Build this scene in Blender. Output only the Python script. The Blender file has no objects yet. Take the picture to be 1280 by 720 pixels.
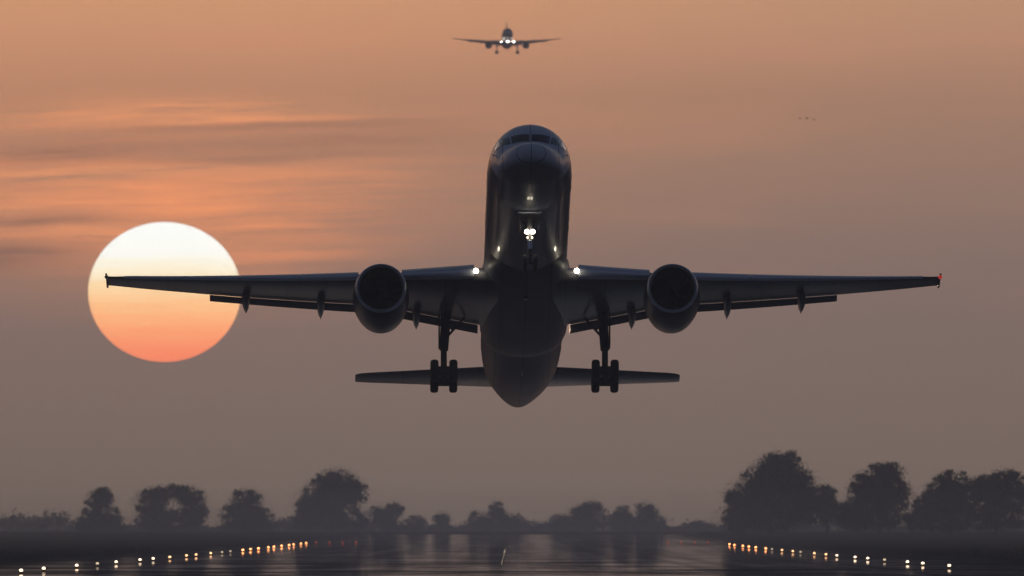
import bpy, bmesh, math, random
import numpy as np
from mathutils import Vector, Matrix

SC = bpy.context.scene
COL = SC.collection
R = math.radians
K = 4.87e-5            # radians of view per 1/1280 of the frame's width
CAM_H = 2.7

def lin(r, g, b):
    f = lambda c: ((c / 255 + .055) / 1.055) ** 2.4 if c > 10 else c / 255 / 12.92
    return (f(r), f(g), f(b))

# ------------------------------------------------------------------ camera
cam_d = bpy.data.cameras.new("camera")
cam = bpy.data.objects.new("camera", cam_d); COL.objects.link(cam)
cam.location = (0, 0, CAM_H)
cam.rotation_euler = (R(90) + 298 * K, 0, 0)
cam_d.sensor_width = 36; cam_d.lens = 18 / math.tan(640 * K)
cam_d.clip_start = 1; cam_d.clip_end = 30000
cam_d.dof.use_dof = True; cam_d.dof.focus_distance = 748; cam_d.dof.aperture_fstop = 4.3
SC.camera = cam

# ------------------------------------------------------------------ sky
SUN_U, SUN_V = 205.5, 365.0
SUN_EL = (658 - SUN_V) * K; SUN_AZ = (SUN_U - 640) * K      # radians; azimuth from +Y towards +X
HAZE_D = 1.55e-4
HAZE_T = math.exp(-HAZE_D * 6300)
HAZE_A = (.067, .0485, .0565)        # light the haze itself adds over its whole depth

W = bpy.data.worlds.new("World"); SC.world = W; W.use_nodes = True
nt = W.node_tree; nt.nodes.clear()

class E:
    """a value in the node tree, with arithmetic"""
    def __init__(s, sock): s.s = sock
    @staticmethod
    def m(op, *a, clamp=False):
        n = nt.nodes.new("ShaderNodeMath"); n.operation = op; n.use_clamp = clamp
        for i, x in enumerate(a):
            if isinstance(x, E): nt.links.new(x.s, n.inputs[i])
            else: n.inputs[i].default_value = x
        return E(n.outputs[0])
    def __add__(a, b): return E.m('ADD', a, b)
    def __radd__(a, b): return E.m('ADD', b, a)
    def __sub__(a, b): return E.m('SUBTRACT', a, b)
    def __rsub__(a, b): return E.m('SUBTRACT', b, a)
    def __mul__(a, b): return E.m('MULTIPLY', a, b)
    __rmul__ = __mul__
    def __truediv__(a, b): return E.m('DIVIDE', a, b)
def eclamp(a): return E.m('ADD', a, 0.0, clamp=True)
def gauss(x): return E.m('POWER', 2.71828, x * x * -1.0)
def sstep(x, a, b):
    n = nt.nodes.new("ShaderNodeMapRange"); n.interpolation_type = 'SMOOTHSTEP'
    nt.links.new(x.s, n.inputs[0]); n.inputs[1].default_value = a; n.inputs[2].default_value = b
    return E(n.outputs[0])
def noise(x, y, detail=4, rough=.55, z=0.0):
    c = nt.nodes.new("ShaderNodeCombineXYZ"); nt.links.new(x.s, c.inputs[0]); nt.links.new(y.s, c.inputs[1]); c.inputs[2].default_value = z
    n = nt.nodes.new("ShaderNodeTexNoise"); n.inputs['Scale'].default_value = 1; n.inputs['Detail'].default_value = detail
    n.inputs['Roughness'].default_value = rough
    nt.links.new(c.outputs[0], n.inputs['Vector']); return E(n.outputs['Fac'])
def cmix(f, a, b, mode='MIX'):
    n = nt.nodes.new("ShaderNodeMix"); n.data_type = 'RGBA'; n.blend_type = mode
    if isinstance(f, E): nt.links.new(f.s, n.inputs[0])
    else: n.inputs[0].default_value = f
    for i, c in ((6, a), (7, b)):
        if isinstance(c, tuple): n.inputs[i].default_value = (*c, 1)
        else: nt.links.new(c, n.inputs[i])
    return n.outputs[2]

tc = nt.nodes.new("ShaderNodeTexCoord")
sep = nt.nodes.new("ShaderNodeSeparateXYZ"); nt.links.new(tc.outputs['Generated'], sep.inputs[0])
dx, dy, dz = E(sep.outputs[0]), E(sep.outputs[1]), E(sep.outputs[2])
AZ = E.m('ARCTAN2', dx, dy)
EL = E.m('ARCSINE', dz)
U = AZ * (1 / K) + 640.0           # direction in the sky, in steps of K radians
V = 658.0 - EL * (1 / K)

def ramp(fac, stops):
    n = nt.nodes.new("ShaderNodeValToRGB"); cr = n.color_ramp; cr.interpolation = 'LINEAR'
    nt.links.new(fac.s, n.inputs[0])
    stops = sorted(stops, key=lambda s: s[0])
    cr.elements[0].position, cr.elements[0].color = stops[0][0], (*stops[0][1], 1)
    cr.elements[1].position, cr.elements[1].color = stops[-1][0], (*stops[-1][1], 1)
    for p, c in stops[1:-1]:
        e = cr.elements.new(p); e.color = (*c, 1)
    return n.outputs[0]
tfac = E.m('POWER', eclamp(EL * (2 / math.pi)), .5)
tp = lambda v: ((658 - v) * K * 2 / math.pi) ** .5
td = lambda deg: (deg / 90) ** .5
vl = [(0.0, lin(114, 97, 92)), (tp(600), lin(121, 103, 97)), (tp(500), lin(128, 107, 101)), (tp(400), lin(133, 110, 104)),
      (tp(300), lin(146, 117, 106)), (tp(200), lin(166, 126, 107)), (tp(120), lin(180, 132, 107)), (tp(50), lin(199, 143, 113)), (tp(0), lin(206, 150, 115)),
      (td(3.5), lin(214, 160, 124)), (td(7), lin(196, 156, 132)), (td(14), lin(140, 125, 122)), (td(30), lin(78, 76, 84)), (1.0, lin(50, 54, 66))]
base = ramp(tfac, vl)
# right side greyer, left side warmer
side = sstep(U, 250, 1350)
base = cmix(side * sstep(V, 620, 60) * .75, base, cmix(1.0, base, (.74, .86, 1.0), 'MULTIPLY'))
mott = noise(U * (1 / 420), V * (1 / 60), 3, .5, 3.3)
base = cmix((mott - .5) * .5 * sstep(V, 520, 200) + .0, base, lin(225, 150, 110))
# evening clouds round the sun: warped, nearly level bands
wob = (noise(U * (1 / 190), V * (1 / 45), 3, .5, 7.7) - .5) * 17.0
Vw = V + wob + (U - 200.0) * .035
def blob(u0, su, v0, sv, vv=None):
    return gauss((U - u0) * (1 / su)) * gauss(((Vw if vv is None else vv) - v0) * (1 / sv))
glow = blob(150, 330, 238, 88, V) * .95 + blob(330, 120, 300, 60, V) * .45 + blob(60, 170, 300, 36, V) * .3
fine = noise(U * (1 / 260), Vw * (1 / 8), 7, .68)
fil = noise(U * (1 / 110), Vw * (1 / 3.6), 5, .6, 9.0)
mid = noise(U * (1 / 420), Vw * (1 / 26), 4, .55, 2.1)
glowf = eclamp(glow * (.62 + (mid - .5) * 1.6 + (fine - .5) * 1.4 + (fil - .5) * .5))
sky = cmix(glowf, base, lin(236, 150, 107))
bright = (blob(210, 170, 142, 15) * .75 + blob(130, 200, 212, 11) * .75 + blob(70, 130, 246, 14) * .4 + blob(330, 130, 154, 4) * .7
          + blob(95, 110, 285, 11) * .5 + blob(420, 150, 235, 20) * .25)
sky = cmix(eclamp(bright * (.55 + (fine - .5) * 3.0 + (fil - .5) * 1.4)), sky, lin(246, 160, 112))
dark = (blob(50, 130, 186, 14) * .5 + blob(330, 190, 163, 5) * .6 + blob(330, 170, 203, 6) * .5 + blob(50, 95, 271, 7) * .8
        + blob(-10, 110, 316, 19) * 1.0 + blob(250, 250, 186, 12) * .32 + blob(480, 160, 180, 16) * .3)
sky = cmix(eclamp(dark * (.8 + (fine - .5) * 2.6 + (fil - .5) * 1.4)), sky, lin(140, 104, 94))
# the sun's disc: flattened by refraction, white above and orange below
e = E.m('SQRT', ((U - SUN_U) * (1 / 95.5)) * ((U - SUN_U) * (1 / 95.5)) + ((V - SUN_V) * (1 / 87.5)) * ((V - SUN_V) * (1 / 87.5)))
disc = sstep(e, 1.006, .99)
sw = (noise(U * (1 / 130), V * (1 / 7), 4, .6, 5.0) - .5) * 40.0
Vs = V + sw
sunramp = ramp(eclamp((Vs - 270.0) * (1 / 190)), [(0, lin(255, 255, 252)), (.24, lin(255, 253, 245)), (.35, lin(255, 241, 214)), (.46, lin(255, 218, 170)),
    (.58, lin(255, 194, 142)), (.70, lin(255, 174, 126)), (.82, lin(252, 152, 114)), (1, lin(246, 130, 102))])
# take the haze out again, so that sky + haze reads as above
comp = cmix(disc, sky, sunramp)
n = nt.nodes.new("ShaderNodeVectorMath"); n.operation = 'SUBTRACT'; nt.links.new(comp, n.inputs[0]); n.inputs[1].default_value = HAZE_A
n2 = nt.nodes.new("ShaderNodeVectorMath"); n2.operation = 'SCALE'; nt.links.new(n.outputs[0], n2.inputs[0]); n2.inputs['Scale'].default_value = 1 / HAZE_T
n3 = nt.nodes.new("ShaderNodeVectorMath"); n3.operation = 'MAXIMUM'; nt.links.new(n2.outputs[0], n3.inputs[0]); n3.inputs[1].default_value = (0, 0, 0)
# away from the sunset the dusk sky dims to blue grey
caz = E.m('COSINE', AZ - SUN_AZ)
front = sstep(caz, .45, .995)
back = ramp(tfac, [(0, lin(42, 42, 52)), (td(10), lin(56, 60, 76)), (td(35), lin(68, 76, 98)), (1, lin(54, 60, 76))])
hemi = cmix(eclamp(front + sstep(dz, .93, 1.0)), back, n3.outputs[0])
# physical dusk sky as a faint base under it
ns = nt.nodes.new("ShaderNodeTexSky"); ns.sky_type = 'NISHITA'; ns.sun_disc = False
ns.sun_elevation = SUN_EL; ns.sun_rotation = SUN_AZ; ns.dust_density = 4; ns.air_density = 1.5
hemi = cmix(.012, hemi, ns.outputs[0], 'ADD')
hemi = cmix(sstep(dz, -.0015, -.02), hemi, lin(30, 28, 30))
bg = nt.nodes.new("ShaderNodeBackground"); nt.links.new(hemi, bg.inputs[0]); bg.inputs[1].default_value = 1.0
wo = nt.nodes.new("ShaderNodeOutputWorld"); nt.links.new(bg.outputs[0], wo.inputs[0])
W.cycles.sampling_method = 'MANUAL'; W.cycles.sample_map_resolution = 2048

# ------------------------------------------------------------------ sun
sd = bpy.data.lights.new("sun", 'SUN'); sd.energy = .34; sd.angle = R(.53); sd.color = (1, .62, .40)
so = bpy.data.objects.new("sun", sd); COL.objects.link(so)
so.rotation_euler = Vector((math.sin(SUN_AZ), math.cos(SUN_AZ), math.tan(SUN_EL))).to_track_quat('Z', 'Y').to_euler()

SC.view_settings.view_transform = 'Standard'; SC.view_settings.look = 'None'
SC.view_settings.exposure = 0; SC.view_settings.gamma = 1
SC.cycles.max_bounces = 6; SC.cycles.volume_bounces = 1; SC.cycles.sample_clamp_indirect = 4
SC.cycles.use_denoising = True

# ------------------------------------------------------------------ materials
def mat(name, col, rough=.5, metal=0, coat=0, emit=None, es=0, var=0, scale=4):
    m = bpy.data.materials.new(name); m.use_nodes = True; t = m.node_tree
    b = t.nodes['Principled BSDF']
    b.inputs['Base Color'].default_value = (*col, 1); b.inputs['Roughness'].default_value = rough
    b.inputs['Metallic'].default_value = metal; b.inputs['Coat Weight'].default_value = coat; b.inputs['Coat Roughness'].default_value = .06
    if emit: b.inputs['Emission Color'].default_value = (*emit, 1); b.inputs['Emission Strength'].default_value = es
    if var:
        co = t.nodes.new("ShaderNodeTexCoord"); nz = t.nodes.new("ShaderNodeTexNoise"); nz.inputs['Scale'].default_value = scale; nz.inputs['Detail'].default_value = 6
        mr = t.nodes.new("ShaderNodeMix"); mr.data_type = 'RGBA'
        mr.inputs[6].default_value = (*[c * (1 - var) for c in col], 1); mr.inputs[7].default_value = (*[min(1, c * (1 + var)) for c in col], 1)
        t.links.new(co.outputs['Object'], nz.inputs['Vector']); t.links.new(nz.outputs['Fac'], mr.inputs[0]); t.links.new(mr.outputs[2], b.inputs['Base Color'])
        rr = t.nodes.new("ShaderNodeMapRange"); rr.inputs[3].default_value = max(.02, rough - var * .3); rr.inputs[4].default_value = min(1, rough + var * .3)
        t.links.new(nz.outputs['Fac'], rr.inputs[0]); t.links.new(rr.outputs[0], b.inputs['Roughness'])
    return m
M = dict(
    white=mat("white_aircraft_paint", (.30, .33, .38), .4, coat=.15, var=.12, scale=.8),
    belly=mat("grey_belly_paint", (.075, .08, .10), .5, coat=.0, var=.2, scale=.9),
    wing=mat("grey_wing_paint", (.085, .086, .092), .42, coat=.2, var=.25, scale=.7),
    metal=mat("bare_aluminium", (.50, .53, .60), .45, metal=.6, var=.1, scale=2),
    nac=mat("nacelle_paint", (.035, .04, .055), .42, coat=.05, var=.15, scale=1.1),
    dark=mat("dark_steel", (.05, .05, .052), .5, metal=.6),
    fan=mat("fan_titanium", (.03, .03, .032), .5, metal=.5),
    tyre=mat("tyre_rubber", (.02, .02, .02), .8),
    glass=mat("cockpit_glass", (.02, .025, .03), .05, coat=1),
    strut=mat("gear_paint", (.05, .05, .052), .7),
    lamp=mat("landing_lamp_glow", (1, 1, 1), .3, emit=(1, .88, .66), es=26),
    lamp_soft=mat("taxi_lamp_glow", (1, 1, 1), .3, emit=(1, .80, .5), es=3),
    red=mat("red_lens_glow", (.5, .02, .02), .3, emit=(1, .07, .05), es=.35),
    green=mat("green_lens", (.02, .12, .05), .3),
    strobe=mat("strobe_lens_glow", (1, 1, 1), .3, emit=(1, .8, .75), es=.7),
    bark=mat("bark", (.09, .07, .055), .9, var=.3, scale=2),
    edge_glow=mat("runway_lamp_glow", (1, 1, 1), .3, emit=(1, .70, .42), es=5),
    edge_paint=mat("yellow_fixture_paint", (.45, .28, .04), .6),
    bird=mat("dark_feathers", (.05, .045, .045), .8),
)

def paint_shade(m, low, z0):  # paints shade into the skin: light nose and crown, dark underside and tail
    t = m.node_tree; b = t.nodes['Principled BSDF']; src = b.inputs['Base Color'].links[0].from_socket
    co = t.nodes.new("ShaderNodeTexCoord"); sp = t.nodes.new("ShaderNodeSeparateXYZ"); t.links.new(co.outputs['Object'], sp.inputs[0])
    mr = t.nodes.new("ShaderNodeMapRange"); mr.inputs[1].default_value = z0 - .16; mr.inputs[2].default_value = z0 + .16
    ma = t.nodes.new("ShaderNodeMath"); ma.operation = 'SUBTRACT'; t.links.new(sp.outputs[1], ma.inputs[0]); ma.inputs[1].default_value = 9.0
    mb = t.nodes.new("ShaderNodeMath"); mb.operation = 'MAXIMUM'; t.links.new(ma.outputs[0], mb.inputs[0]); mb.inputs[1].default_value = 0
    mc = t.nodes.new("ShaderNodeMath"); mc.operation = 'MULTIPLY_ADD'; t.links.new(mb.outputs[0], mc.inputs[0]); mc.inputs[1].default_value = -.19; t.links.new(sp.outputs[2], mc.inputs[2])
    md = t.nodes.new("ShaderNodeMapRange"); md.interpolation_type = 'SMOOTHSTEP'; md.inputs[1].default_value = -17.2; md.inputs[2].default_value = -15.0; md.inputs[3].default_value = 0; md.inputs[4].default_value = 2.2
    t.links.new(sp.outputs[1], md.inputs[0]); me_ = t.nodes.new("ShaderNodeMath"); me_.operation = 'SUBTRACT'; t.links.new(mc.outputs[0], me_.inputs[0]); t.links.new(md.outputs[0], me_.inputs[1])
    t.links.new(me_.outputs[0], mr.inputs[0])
    for sock, a_, b_ in (('Coat Weight', .15, 0), ('Specular IOR Level', .06, .02)):     # gloss fades aft to keep bright sky reflections off the tail
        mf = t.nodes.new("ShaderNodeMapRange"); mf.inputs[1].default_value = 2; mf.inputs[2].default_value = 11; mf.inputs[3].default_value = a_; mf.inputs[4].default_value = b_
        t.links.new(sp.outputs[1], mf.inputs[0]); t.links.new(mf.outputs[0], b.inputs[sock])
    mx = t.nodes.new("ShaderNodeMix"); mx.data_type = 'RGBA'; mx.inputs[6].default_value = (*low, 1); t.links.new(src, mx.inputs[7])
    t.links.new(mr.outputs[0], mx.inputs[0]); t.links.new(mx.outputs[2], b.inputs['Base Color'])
M['fus'] = mat("shaded_fuselage_paint", (.50, .56, .64), .42, coat=.25, var=.12, scale=.8); paint_shade(M['fus'], (.095, .105, .135), -1.02)
def seams(m, step):      # skin joints: thin darker lines round and along the body
    t = m.node_tree; b = t.nodes['Principled BSDF']; src = b.inputs['Base Color'].links[0].from_socket
    co = t.nodes.new("ShaderNodeTexCoord"); sp = t.nodes.new("ShaderNodeSeparateXYZ"); t.links.new(co.outputs['Object'], sp.inputs[0])
    last = None
    for ax, st in zip((0, 1), step):
        a = t.nodes.new("ShaderNodeMath"); a.operation = 'PINGPONG'; t.links.new(sp.outputs[ax], a.inputs[0]); a.inputs[1].default_value = st
        c = t.nodes.new("ShaderNodeMath"); c.operation = 'LESS_THAN'; t.links.new(a.outputs[0], c.inputs[0]); c.inputs[1].default_value = .018
        if last:
            d = t.nodes.new("ShaderNodeMath"); d.operation = 'MAXIMUM'; t.links.new(last, d.inputs[0]); t.links.new(c.outputs[0], d.inputs[1]); last = d.outputs[0]
        else: last = c.outputs[0]
    mx = t.nodes.new("ShaderNodeMix"); mx.data_type = 'RGBA'; mx.inputs[7].default_value = (.02, .02, .022, 1); t.links.new(src, mx.inputs[6])
    sc_ = t.nodes.new("ShaderNodeMath"); sc_.operation = 'MULTIPLY'; t.links.new(last, sc_.inputs[0]); sc_.inputs[1].default_value = .7
    t.links.new(sc_.outputs[0], mx.inputs[0]); t.links.new(mx.outputs[2], b.inputs['Base Color'])
seams(M['fus'], (.62, 1.4)); seams(M['belly'], (.55, .9)); seams(M['wing'], (.9, .75))
for k_ in ('fus', 'belly', 'wing', 'nac'): M[k_].node_tree.nodes['Principled BSDF'].inputs['Specular IOR Level'].default_value = .10
M['fus'].node_tree.nodes['Principled BSDF'].inputs['Coat Roughness'].default_value = .03
# ------------------------------------------------------------------ mesh helpers
def finish(name, bm, material, parent=None, smooth=True, angle=35):
    bmesh.ops.recalc_face_normals(bm, faces=bm.faces)
    me = bpy.data.meshes.new(name); bm.to_mesh(me); bm.free()
    if smooth:
        me.shade_smooth(); me.set_sharp_from_angle(angle=R(angle))
    me.materials.append(material)
    o = bpy.data.objects.new(name, me); COL.objects.link(o)
    if parent: o.parent = parent
    return o
def loft(bm, loops, caps=True, closed=True):
    vs = [[bm.verts.new(p) for p in l] for l in loops]
    n = len(vs[0])
    for a, b in zip(vs, vs[1:]):
        for i in range(n if closed else n - 1):
            j = (i + 1) % n
            bm.faces.new((a[i], a[j], b[j], b[i]))
    if caps and closed:
        bm.faces.new(vs[0]); bm.faces.new(vs[-1])
    return vs
def ring(c, axis, r, n=24, r2=None):
    axis = Vector(axis).normalized()
    u = axis.orthogonal().normalized() if abs(axis.z) < .99 else Vector((1, 0, 0))
    if abs(axis.x) < .9: u = Vector((1, 0, 0)) - axis * axis.x; u.normalize()
    w = axis.cross(u)
    r2 = r if r2 is None else r2
    return [Vector(c) + u * math.cos(2 * math.pi * i / n) * r + w * math.sin(2 * math.pi * i / n) * r2 for i in range(n)]
def tube(bm, a, b, r0, r1=None, n=14):
    a, b = Vector(a), Vector(b); r1 = r0 if r1 is None else r1
    loft(bm, [ring(a, b - a, r0, n), ring(b, b - a, r1, n)])
def box(bm, c, s, rot=None):
    m = Matrix.Translation(c) @ (rot if rot else Matrix.Identity(4)) @ Matrix.Diagonal((*s, 1))
    g = bmesh.ops.create_cube(bm, size=1, matrix=m)
    bmesh.ops.bevel(bm, geom=[e_ for e_ in bm.edges if all(v in g['verts'] for v in e_.verts)], offset=min(s) * .15, segments=1, affect='EDGES')
def lathe(bm, prof, origin=(0, 0, 0), axis='Y', n=40):
    """prof: (along, radius)"""
    o = Vector(origin)
    loops = []
    for s, r in prof:
        l = []
        for i in range(n):
            a = 2 * math.pi * i / n
            if axis == 'Y': l.append(o + Vector((r * math.cos(a), s, r * math.sin(a))))
            elif axis == 'X': l.append(o + Vector((s, r * math.cos(a), r * math.sin(a))))
            else: l.append(o + Vector((r * math.cos(a), r * math.sin(a), s)))
        loops.append(l)
    return loft(bm, loops)
def ball(bm, c, s, seg=16, rings=10, rot=None):
    m = Matrix.Translation(c) @ (rot if rot else Matrix.Identity(4)) @ Matrix.Diagonal((*s, 1))
    bmesh.ops.create_uvsphere(bm, u_segments=seg, v_segments=rings, radius=1, matrix=m)
def empty(name, loc, rot=(0, 0, 0)):
    o = bpy.data.objects.new(name, None); COL.objects.link(o); o.location = loc; o.rotation_euler = rot; o.empty_display_size = .5
    return o
def tag(o, label=None, cat=None, group=None, kind=None):
    if label: o['label'] = label
    if cat: o['category'] = cat
    if group: o['group'] = group
    if kind: o['kind'] = kind
    return o
def copy_tree(o, parent=None):
    c = o.copy(); COL.objects.link(c)
    if parent: c.parent = parent
    for ch in list(o.children): copy_tree(ch, c)
    return c
def at(u, v, d):   # the point at distance d in the direction of step (u, v)
    return Vector(((u - 640) * K * d, d, CAM_H + (658 - v) * K * d))

# ------------------------------------------------------------------ ground, runway, air
RNG = np.random.default_rng(5)
def prof(d):
    d = np.asarray(d, float)
    return np.where(d < 1300, 0, np.where(d < 3600, 2.65e-7 * (d - 1300) ** 2, 1.4))
YR = np.array([-60, 0, 100, 250, 400, 550, 700, 800] + list(np.arange(850, 3700, 25)) + [3900, 4200, 4600, 5000, 5500, 6000, 6350], float)
def sheet(name, xs, zoff, material, y0=None, y1=None, zf=None):
    ys = YR if y0 is None else np.unique(np.concatenate(([y0, y1], YR[(YR > y0) & (YR < y1)])))
    bm = bmesh.new()
    z = prof(ys)
    if name != 'ground' and zf is None:    # follow the chords of the ground sheet exactly
        z = np.interp(ys, YR, prof(YR))
    rows = [[bm.verts.new((x, y, zz + zoff + (zf(x, y) if zf else 0))) for x in xs] for y, zz in zip(ys, z)]
    for a, b in zip(rows, rows[1:]):
        for i in range(len(xs) - 1): bm.faces.new((a[i], a[i + 1], b[i + 1], b[i]))
    me = bpy.data.meshes.new(name); bm.to_mesh(me); bm.free(); me.shade_smooth(); me.materials.append(material)
    o = bpy.data.objects.new(name, me); COL.objects.link(o); tag(o, kind='structure'); return o

def ground_mat():
    m = bpy.data.materials.new("airfield_grass"); m.use_nodes = True; t = m.node_tree; b = t.nodes['Principled BSDF']
    co = t.nodes.new("ShaderNodeTexCoord")
    mp = t.nodes.new("ShaderNodeMapping"); mp.inputs['Scale'].default_value = (.25, .02, 1); t.links.new(co.outputs['Object'], mp.inputs[0])
    nz = t.nodes.new("ShaderNodeTexNoise"); nz.inputs['Detail'].default_value = 8; nz.inputs['Scale'].default_value = 1; t.links.new(mp.outputs[0], nz.inputs['Vector'])
    cr = t.nodes.new("ShaderNodeValToRGB"); cr.color_ramp.elements[0].position = .35; cr.color_ramp.elements[0].color = (.022, .026, .014, 1)
    cr.color_ramp.elements[1].position = .7; cr.color_ramp.elements[1].color = (.075, .07, .04, 1)
    t.links.new(nz.outputs['Fac'], cr.inputs[0]); t.links.new(cr.outputs[0], b.inputs['Base Color'])
    b.inputs['Roughness'].default_value = 1; b.inputs['Specular IOR Level'].default_value = .0
    return m
def runway_mat(paint=1.0):
    m = bpy.data.materials.new("mirage_asphalt"); m.use_nodes = True; t = m.node_tree; t.nodes.clear()
    out = t.nodes.new("ShaderNodeOutputMaterial")
    co = t.nodes.new("ShaderNodeTexCoord")
    def nz(sx, sy, det=5, rgh=.6):
        mp = t.nodes.new("ShaderNodeMapping"); mp.inputs['Scale'].default_value = (sx, sy, 1); t.links.new(co.outputs['Object'], mp.inputs[0])
        q = t.nodes.new("ShaderNodeTexNoise"); q.inputs['Scale'].default_value = 1; q.inputs['Detail'].default_value = det; q.inputs['Roughness'].default_value = rgh
        t.links.new(mp.outputs[0], q.inputs['Vector']); return q.outputs['Fac']
    dif = t.nodes.new("ShaderNodeBsdfDiffuse")
    cr = t.nodes.new("ShaderNodeValToRGB"); cr.color_ramp.elements[0].position = .3; cr.color_ramp.elements[0].color = tuple([.03 * paint] * 3 + [1])
    cr.color_ramp.elements[1].position = .75; cr.color_ramp.elements[1].color = tuple([.068 * paint] * 3 + [1])
    t.links.new(nz(.08, .012), cr.inputs[0]); t.links.new(cr.outputs[0], dif.inputs[0])
    gl = t.nodes.new("ShaderNodeBsdfGlossy"); gl.distribution = 'BECKMANN'; gl.inputs['Color'].default_value = (.92, .90, .90, 1); gl.inputs['Roughness'].default_value = .019
    bp = t.nodes.new("ShaderNodeBump"); bp.inputs['Strength'].default_value = 1; bp.inputs['Distance'].default_value = RIPPLE
    t.links.new(nz(.035, .02, 3, .5), bp.inputs['Height']); t.links.new(bp.outputs[0], gl.inputs['Normal'])
    mx = t.nodes.new("ShaderNodeMixShader")
    # mirror gloss stands in for the mirage: strips nearby, even towards the far end
    mr = t.nodes.new("ShaderNodeMapRange"); mr.inputs[1].default_value = .43; mr.inputs[2].default_value = .54; mr.inputs[3].default_value = .2; mr.inputs[4].default_value = 1.0
    t.links.new(nz(.035, .012, 6, .7), mr.inputs[0])
    sx = t.nodes.new("ShaderNodeSeparateXYZ"); t.links.new(co.outputs['Object'], sx.inputs[0])
    fr = t.nodes.new("ShaderNodeMapRange"); fr.inputs[1].default_value = 1150; fr.inputs[2].default_value = 1500; t.links.new(sx.outputs[1], fr.inputs[0])
    mxf = t.nodes.new("ShaderNodeMix"); t.links.new(fr.outputs[0], mxf.inputs[0]); t.links.new(mr.outputs[0], mxf.inputs[2]); mxf.inputs[3].default_value = .82
    ax = t.nodes.new("ShaderNodeMath"); ax.operation = 'ABSOLUTE'; t.links.new(sx.outputs[0], ax.inputs[0])
    aw = t.nodes.new("ShaderNodeMath"); aw.operation = 'MULTIPLY_ADD'; t.links.new(nz(.03, .006, 5, .6), aw.inputs[0]); aw.inputs[1].default_value = 26; t.links.new(ax.outputs[0], aw.inputs[2])
    sh = t.nodes.new("ShaderNodeMapRange"); sh.interpolation_type = 'SMOOTHSTEP'; sh.inputs[1].default_value = 36; sh.inputs[2].default_value = 49; sh.inputs[3].default_value = 1; sh.inputs[4].default_value = .12
    t.links.new(aw.outputs[0], sh.inputs[0])
    fm = t.nodes.new("ShaderNodeMath"); fm.operation = 'MULTIPLY'; t.links.new(mxf.outputs[0], fm.inputs[0]); t.links.new(sh.outputs[0], fm.inputs[1])
    def mulnoise(src, sock, lo, hi, a_, b_):
        q1 = t.nodes.new("ShaderNodeMapRange"); q1.inputs[1].default_value = a_; q1.inputs[2].default_value = b_; q1.inputs[3].default_value = lo; q1.inputs[4].default_value = hi
        t.links.new(sock, q1.inputs[0]); q2 = t.nodes.new("ShaderNodeMath"); q2.operation = 'MULTIPLY'; t.links.new(src, q2.inputs[0]); t.links.new(q1.outputs[0], q2.inputs[1]); return q2.outputs[0]
    v1 = mulnoise(fm.outputs[0], nz(.32, .0012, 4, .6), .62, 1.0, .38, .62)      # tyre tracks and rubber along the runway
    v1 = mulnoise(v1, nz(.12, .010, 5, .65), .6, 1.0, .36, .56)                  # patches of weaker gloss
    t.links.new(v1, mx.inputs[0]); t.links.new(dif.outputs[0], mx.inputs[1]); t.links.new(gl.outputs[0], mx.inputs[2])
    t.links.new(mx.outputs[0], out.inputs[0]); return m
RIPPLE = .001
xs = sorted(set([-1150, -800, -500, -300, -200, -120, -80, -60, -50, -42, -37, 0, 37, 42, 50, 60, 80, 120, 200, 300, 500, 800, 1150]))
def gz(x, y):
    a = abs(x)
    return -.03 if a < 38 else 0.0
m_rw = runway_mat()
m_rm = runway_mat(3.5)
ground = sheet('ground', xs, 0, ground_mat(), zf=gz)
runway = sheet('runway', [-37, -30, -15, 0, 15, 30, 37], -.004, m_rw, 300, 3300)
# painted markings: one sheet each kind of line
bm = bmesh.new()
def strip(bm, x0, x1, y0, y1):
    ys = np.unique(np.concatenate(([y0, y1], YR[(YR > y0) & (YR < y1)]))); z = np.interp(ys, YR, prof(YR)) + .002
    vs = [(bm.verts.new((x0, y, zz)), bm.verts.new((x1, y, zz))) for y, zz in zip(ys, z)]
    for a, b in zip(vs, vs[1:]): bm.faces.new((a[0], a[1], b[1], b[0]))
for s in (-1, 1): strip(bm, s * 22.5 - .45, s * 22.5 + .45, 360, 3240)
for k in range(58): strip(bm, -.45, .45, 380 + 50 * k, 410 + 50 * k)
for s in (-1, 1):
    for k, nb in ((0, 3), (1, 3), (2, 2), (3, 2), (4, 1)):
        for q in range(nb): strip(bm, s * (9 + q * 3) - .9, s * (9 + q * 3) + .9, 500 + 150 * k, 523 + 150 * k)
me = bpy.data.meshes.new("runway_markings"); bm.to_mesh(me); bm.free(); me.materials.append(m_rm)
o = bpy.data.objects.new("runway_markings", me); COL.objects.link(o); tag(o, kind='structure')

# haze
def haze_mat():
    m = bpy.data.materials.new("evening_haze"); m.use_nodes = True; t = m.node_tree; t.nodes.clear()
    out = t.nodes.new("ShaderNodeOutputMaterial"); v = t.nodes.new("ShaderNodeVolumePrincipled")
    v.inputs['Color'].default_value = (.72, .85, 1.0, 1); v.inputs['Density'].default_value = HAZE_D; v.inputs['Anisotropy'].default_value = .25
    t.links.new(v.outputs[0], out.inputs['Volume']); return m
bm = bmesh.new(); bmesh.ops.create_cube(bm, size=1, matrix=Matrix.Translation((0, 3150, 109)) @ Matrix.Diagonal((2600, 6500, 220, 1)))
hz = finish('haze', bm, haze_mat(), smooth=False); tag(hz, 'thin evening haze over the airfield', 'haze', kind='stuff')

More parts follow.
